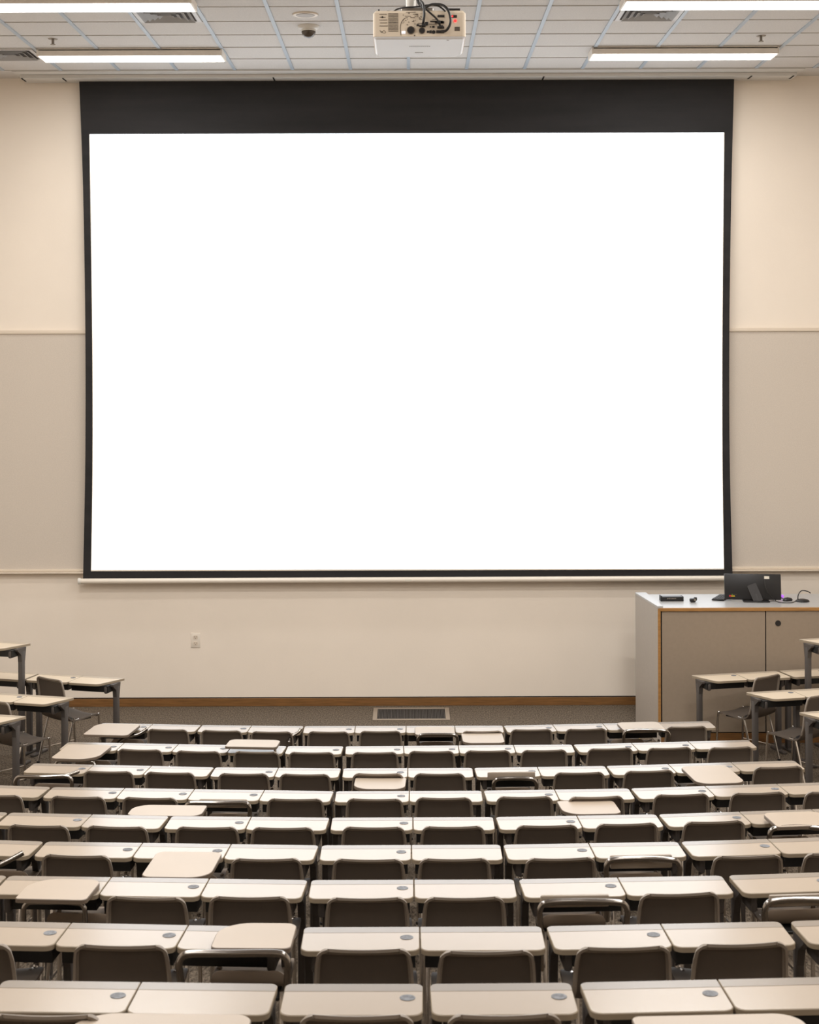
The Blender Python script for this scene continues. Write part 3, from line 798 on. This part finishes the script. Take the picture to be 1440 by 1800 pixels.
MB().lathe([(.0001, -.012), (.095, -.012), (.118, -.014), (.122, -.006), (.122, 0)]).build('rim', M['rail'], sp)
MB().lathe([(.0001, -.017), (.085, -.0165), (.09, -.012)]).build('mesh_cover', M['taupe'], sp)
Y = F*3.247/(PY-45); x = at(542.5, 45, Y).x
dm = thing('dome_camera', 'small dome camera on the ceiling below the round speaker', 'camera', (x, Y, CEIL))
MB().lathe([(.0001, -.04), (.075, -.04), (.1, -.025), (.108, -.008), (.108, 0)]).build('base', M['white_plastic'], dm)
MB().lathe([(.07, -.04), (.07, -.062), (.062, -.085), (.042, -.108), (.018, -.118), (.0001, -.12)]).build('dome', M['dome'], dm)
MB().lathe([(.074, -.04), (.074, -.052), (.07, -.054)]).build('ring', M['white_plastic'], dm)

# ------------------------------------------------------------------ projector
QY = 8.5; k_ = QY/F
pa = at(656, 20, QY); pb = at(819, 64, QY)
pw = 163*k_; ph = 46*k_; pd = .52
pr = thing('projector', 'white ceiling-hung projector with cables, above the screen', 'projector', (at(737.5, 64, QY).x, QY, at(737.5, 64, QY).z))
mb = MB()
poly = rrect(-pw/2, pw/2, 0, pd, (.02, .02, .06, .06), 6)
mb.prism(poly, .0, ph, 0, ch=.014)
body = mb.build('body', M['beige_plastic'], pr)
# bowed white underside
mb = MB(); poly2 = rrect(-pw/2+.004, pw/2-.004, .003, pd-.006, (.018, .018, .06, .06), 6)
mb.prism([(x_, -y_) for x_, y_ in poly2][::-1], 0, .014, 0, ch=.01, mtx=Matrix.Diagonal((1, -1, -1, 1)))
bot = mb.build('bottom_cover', M['cover_white'], pr)
mb = MB()
for i in range(11): mb.box((-.05+.0105*i, .2, -.0145), (.007, .012, .002))
mb.box((.0, .38, -.0145), (.045, .008, .002)); mb.box((.15, .03, -.0145), (.012, .008, .002))
mb.build('lettering', M['steel'], bot, smooth=False)
def q(px, py): return ((px-737.5)*k_, (64-py)*k_)     # on the rear face
mb = MB()
for i in range(13):
    x_, z_ = q(691.5, 24+2.55*i); mb.box((x_, -.0012, z_), (17.5*k_, .0025, 1.0*k_))
mb.build('vent_slots', M['ink'], body, smooth=False)
mb = MB()
for (x0_, x1_, y_) in ((667, 680, 25), (667, 681, 35), (668, 681, 40), (667, 682, 45.5), (668, 678, 30), (712, 722, 28.5), (714, 731, 21.5), (722, 730, 31), (726, 735, 25), (755, 768, 42.5), (737, 743, 34), (760, 768, 34.5), (800, 808, 48), (735, 742, 41)):
    a_, b_ = q(x0_, y_), q(x1_, y_); mb.box(((a_[0]+b_[0])/2, -.001, a_[1]), (b_[0]-a_[0], .002, .8*k_))
random.seed(3)
for i in range(34):
    x_, z_ = q(random.uniform(708, 745), random.uniform(22, 44)); mb.box((x_, -.001, z_), (random.uniform(.8, 2)*k_, .002, 1.0*k_))
arc = [q(705+22*0, 62), q(704, 52), q(704.5, 44), q(707, 37), q(712, 32), q(717, 31)]
mb.tube([(a_, -.0008, b_) for a_, b_ in arc], .5*k_, 4, smooth=3)
mb.tube([(a_, -.0008, b_) for a_, b_ in (q(668, 53), q(671, 57), q(675, 53), q(678, 57), q(674, 58), q(670, 54))], .4*k_, 4, smooth=3)
x_, z_ = q(804, 51); mb.box((x_, -.001, z_), (9*k_, .002, 7*k_))
mb.build('printed_marks', M['ink'], body, smooth=False)
mb = MB()
for (px_, py_, w_, h_) in ((775.5, 28.5, 12, 4), (797, 29, 13, 4.5), (772, 39, 14, 4), (778, 39.5, 6, 4), (775, 48.5, 12, 4), (757, 56, 4, 5), (762, 47.5, 4, 3), (762, 38, 11, 2.5), (739, 46, 4, 2.5), (735, 44.5, 5, 3), (774, 56, 14, 5)):
    x_, z_ = q(px_, py_); MB().box((x_, -.0015, z_), (w_*k_, .004, h_*k_)).build('socket', M['ink_dark'], body, smooth=False)
for (px_, py_, r_) in ((762.5, 56.5, 3.2), (757, 47.5, 1.2), (752.5, 56, 2.2), (672.5, 30, 1.6), (729, 62.5, 1)):
    x_, z_ = q(px_, py_); MB().cyl((x_, -.001, z_), r_*k_, .004, 'Y', 14).build('round_socket', M['ink_dark'], body)
for (px_, py_, r_) in ((722.5, 53.2, 7), (742, 54, 5.6)):
    x_, z_ = q(px_, py_)
    o = MB().cyl((x_, -.003, z_), r_*k_, .007, 'Y', 24).build('round_connector', M['ink'], body)
    mb = MB().cyl((x_, -.0068, z_), r_*k_*.8, .002, 'Y', 24); mb.box((x_, -.009, z_-.3*r_*k_), (.8*k_, .003, 1.1*r_*k_)); mb.build('connector_core', M['ink_dark'], o)
for (px_, py_, w_, m_) in ((795.5, 29, 2.6, 'led_red'), (800.5, 36.8, 4, 'led_red'), (709.5, 57, 6, 'led_white')):
    x_, z_ = q(px_, py_)
    if m_ == 'led_red':
        mb = MB().cyl((x_, -.0025, z_), w_*k_*.6, .006, 'Y', 14)
    else: mb = MB().box((x_, -.002, z_), (w_*k_, .004, 4*k_))
    mb.build('indicator_light', M[m_], body)
mb = MB()
for (px_, w_, h_) in ((666, 3, 4), (799, 21, 5), (683, 6, 1.5)):
    x_, z_ = q(px_, 20); MB().box((x_, .04, ph+h_*k_/2-.004), (w_*k_, .03, h_*k_+.008), bevel=.002).build('top_fitting', M['ink_dark'], pr, smooth=False)
# mount
MB().box((-.01, .2, ph+.018), (.17, .2, .036), bevel=.006).build('mount_plate', M['steel'], pr)
polez = CEIL-pr.location.z
MB().tube([(-.045, .22, ph+.03), (-.045, .22, polez-.02)], .026, 16).build('mount_pole', M['white_plastic'], pr)
MB().lathe([(.09, polez), (.09, polez-.02), (.03, polez-.035)], (-.045, .22, 0)).build('ceiling_flange', M['white_plastic'], pr)
def cable(pts, r=2.0):
    MB().tube([((px_-737.5)*k_, dy, (64-py_)*k_) for px_, py_, dy in pts], r*k_, 8, smooth=6).build('cable', M['cable'], pr)
cable([(743, 46, -.012), (744.5, 40, -.03), (746, 25, -.03), (744, 8, -.01), (738, -6, .06), (732, -40, .19), (732, -90, .2)], 2.3)
cable([(776, 56, -.012), (784, 56, -.03), (790, 48, -.035), (792, 36, -.03), (788, 20, -.02), (778, 9, .0), (760, 5, .04), (744, 6, .1), (734, -20, .19), (734, -90, .2)], 2.3)
cable([(774, 47, -.012), (772, 42, -.025), (766, 33, -.02), (750, 18, -.01), (741, 5, .05), (738, -30, .19), (737, -90, .2)], 1.7)
cable([(690, 18, .05), (700, 12, .05), (716, 7, .08), (736, 3, .12), (756, 3, .08), (772, 9, .03), (783, 20, .0)], 1.5)
cable([(700, 18, .1), (712, 14, .12), (722, 10, .14), (738, 8, .16)], 1.3)
cable([(711, 10, .2), (714, 2, .22), (717, -14, .24), (716, -90, .25)], 1.1)
mb = MB().box(((745-737.5)*k_, -.02, (64-46)*k_), (7*k_, .03, 4.5*k_), bevel=.002).box(((750-737.5)*k_, -.012, (64-42.5)*k_), (6*k_, .02, 5*k_), bevel=.002)
mb.box(((775-737.5)*k_, -.015, (64-48.5)*k_), (8*k_, .025, 4.5*k_), bevel=.002).box(((772-737.5)*k_, -.02, (64-41)*k_), (5*k_, .02, 6*k_), bevel=.002)
mb.build('plug', M['cable'], pr)

# ------------------------------------------------------------------ lights
def area(x, y, z, sx, sy, power, col=(1, .985, .965), rot=(0, 0, 0)):
    l = bpy.data.lights.new('ceiling_lamp', 'AREA'); l.shape = 'RECTANGLE'; l.size = sx; l.size_y = sy
    l.energy = power; l.color = col
    o = bpy.data.objects.new('ceiling_lamp', l); C.objects.link(o); o.location = (x, y, z); o.rotation_euler = rot
for y, pw_ in ((17.22, 38), (14.69, 52)):
    for x in (-2.94, 2.93): area(x, y, CEIL-.085, 1.9, .33, pw_)
for y, pw_ in ((12.0, 150), (9.4, 142), (6.8, 95), (4.2, 66), (1.6, 66)):
    for x in (-2.94, 2.93): area(x, y, CEIL-.06, 1.9, .33, pw_)
w = bpy.data.worlds.new('world'); bpy.context.scene.world = w; w.use_nodes = True
w.node_tree.nodes['Background'].inputs['Color'].default_value = (1, .95, .9, 1)
w.node_tree.nodes['Background'].inputs['Strength'].default_value = .3

# ------------------------------------------------------------------ camera
cam = bpy.data.cameras.new('camera'); co = bpy.data.objects.new('camera', cam); C.objects.link(co)
cam.sensor_fit = 'VERTICAL'; cam.sensor_height = 36; cam.sensor_width = 28.8
cam.lens = F/1800*36
cam.shift_y = -(900-PY)/1800
co.matrix_world = Matrix.Translation((0, 0, CZ)) @ Matrix.Rotation(math.pi/2, 4, 'X') @ Matrix.Rotation(-ROLL, 4, 'Z')
cam.clip_end = 100; cam.clip_start = .05
cam.dof.use_dof = True; cam.dof.focus_distance = 13; cam.dof.aperture_fstop = 6.3
sc_ = bpy.context.scene; sc_.camera = co
sc_.view_settings.view_transform = 'Standard'
sc_.view_settings.look = 'None'
sc_.view_settings.exposure = 0
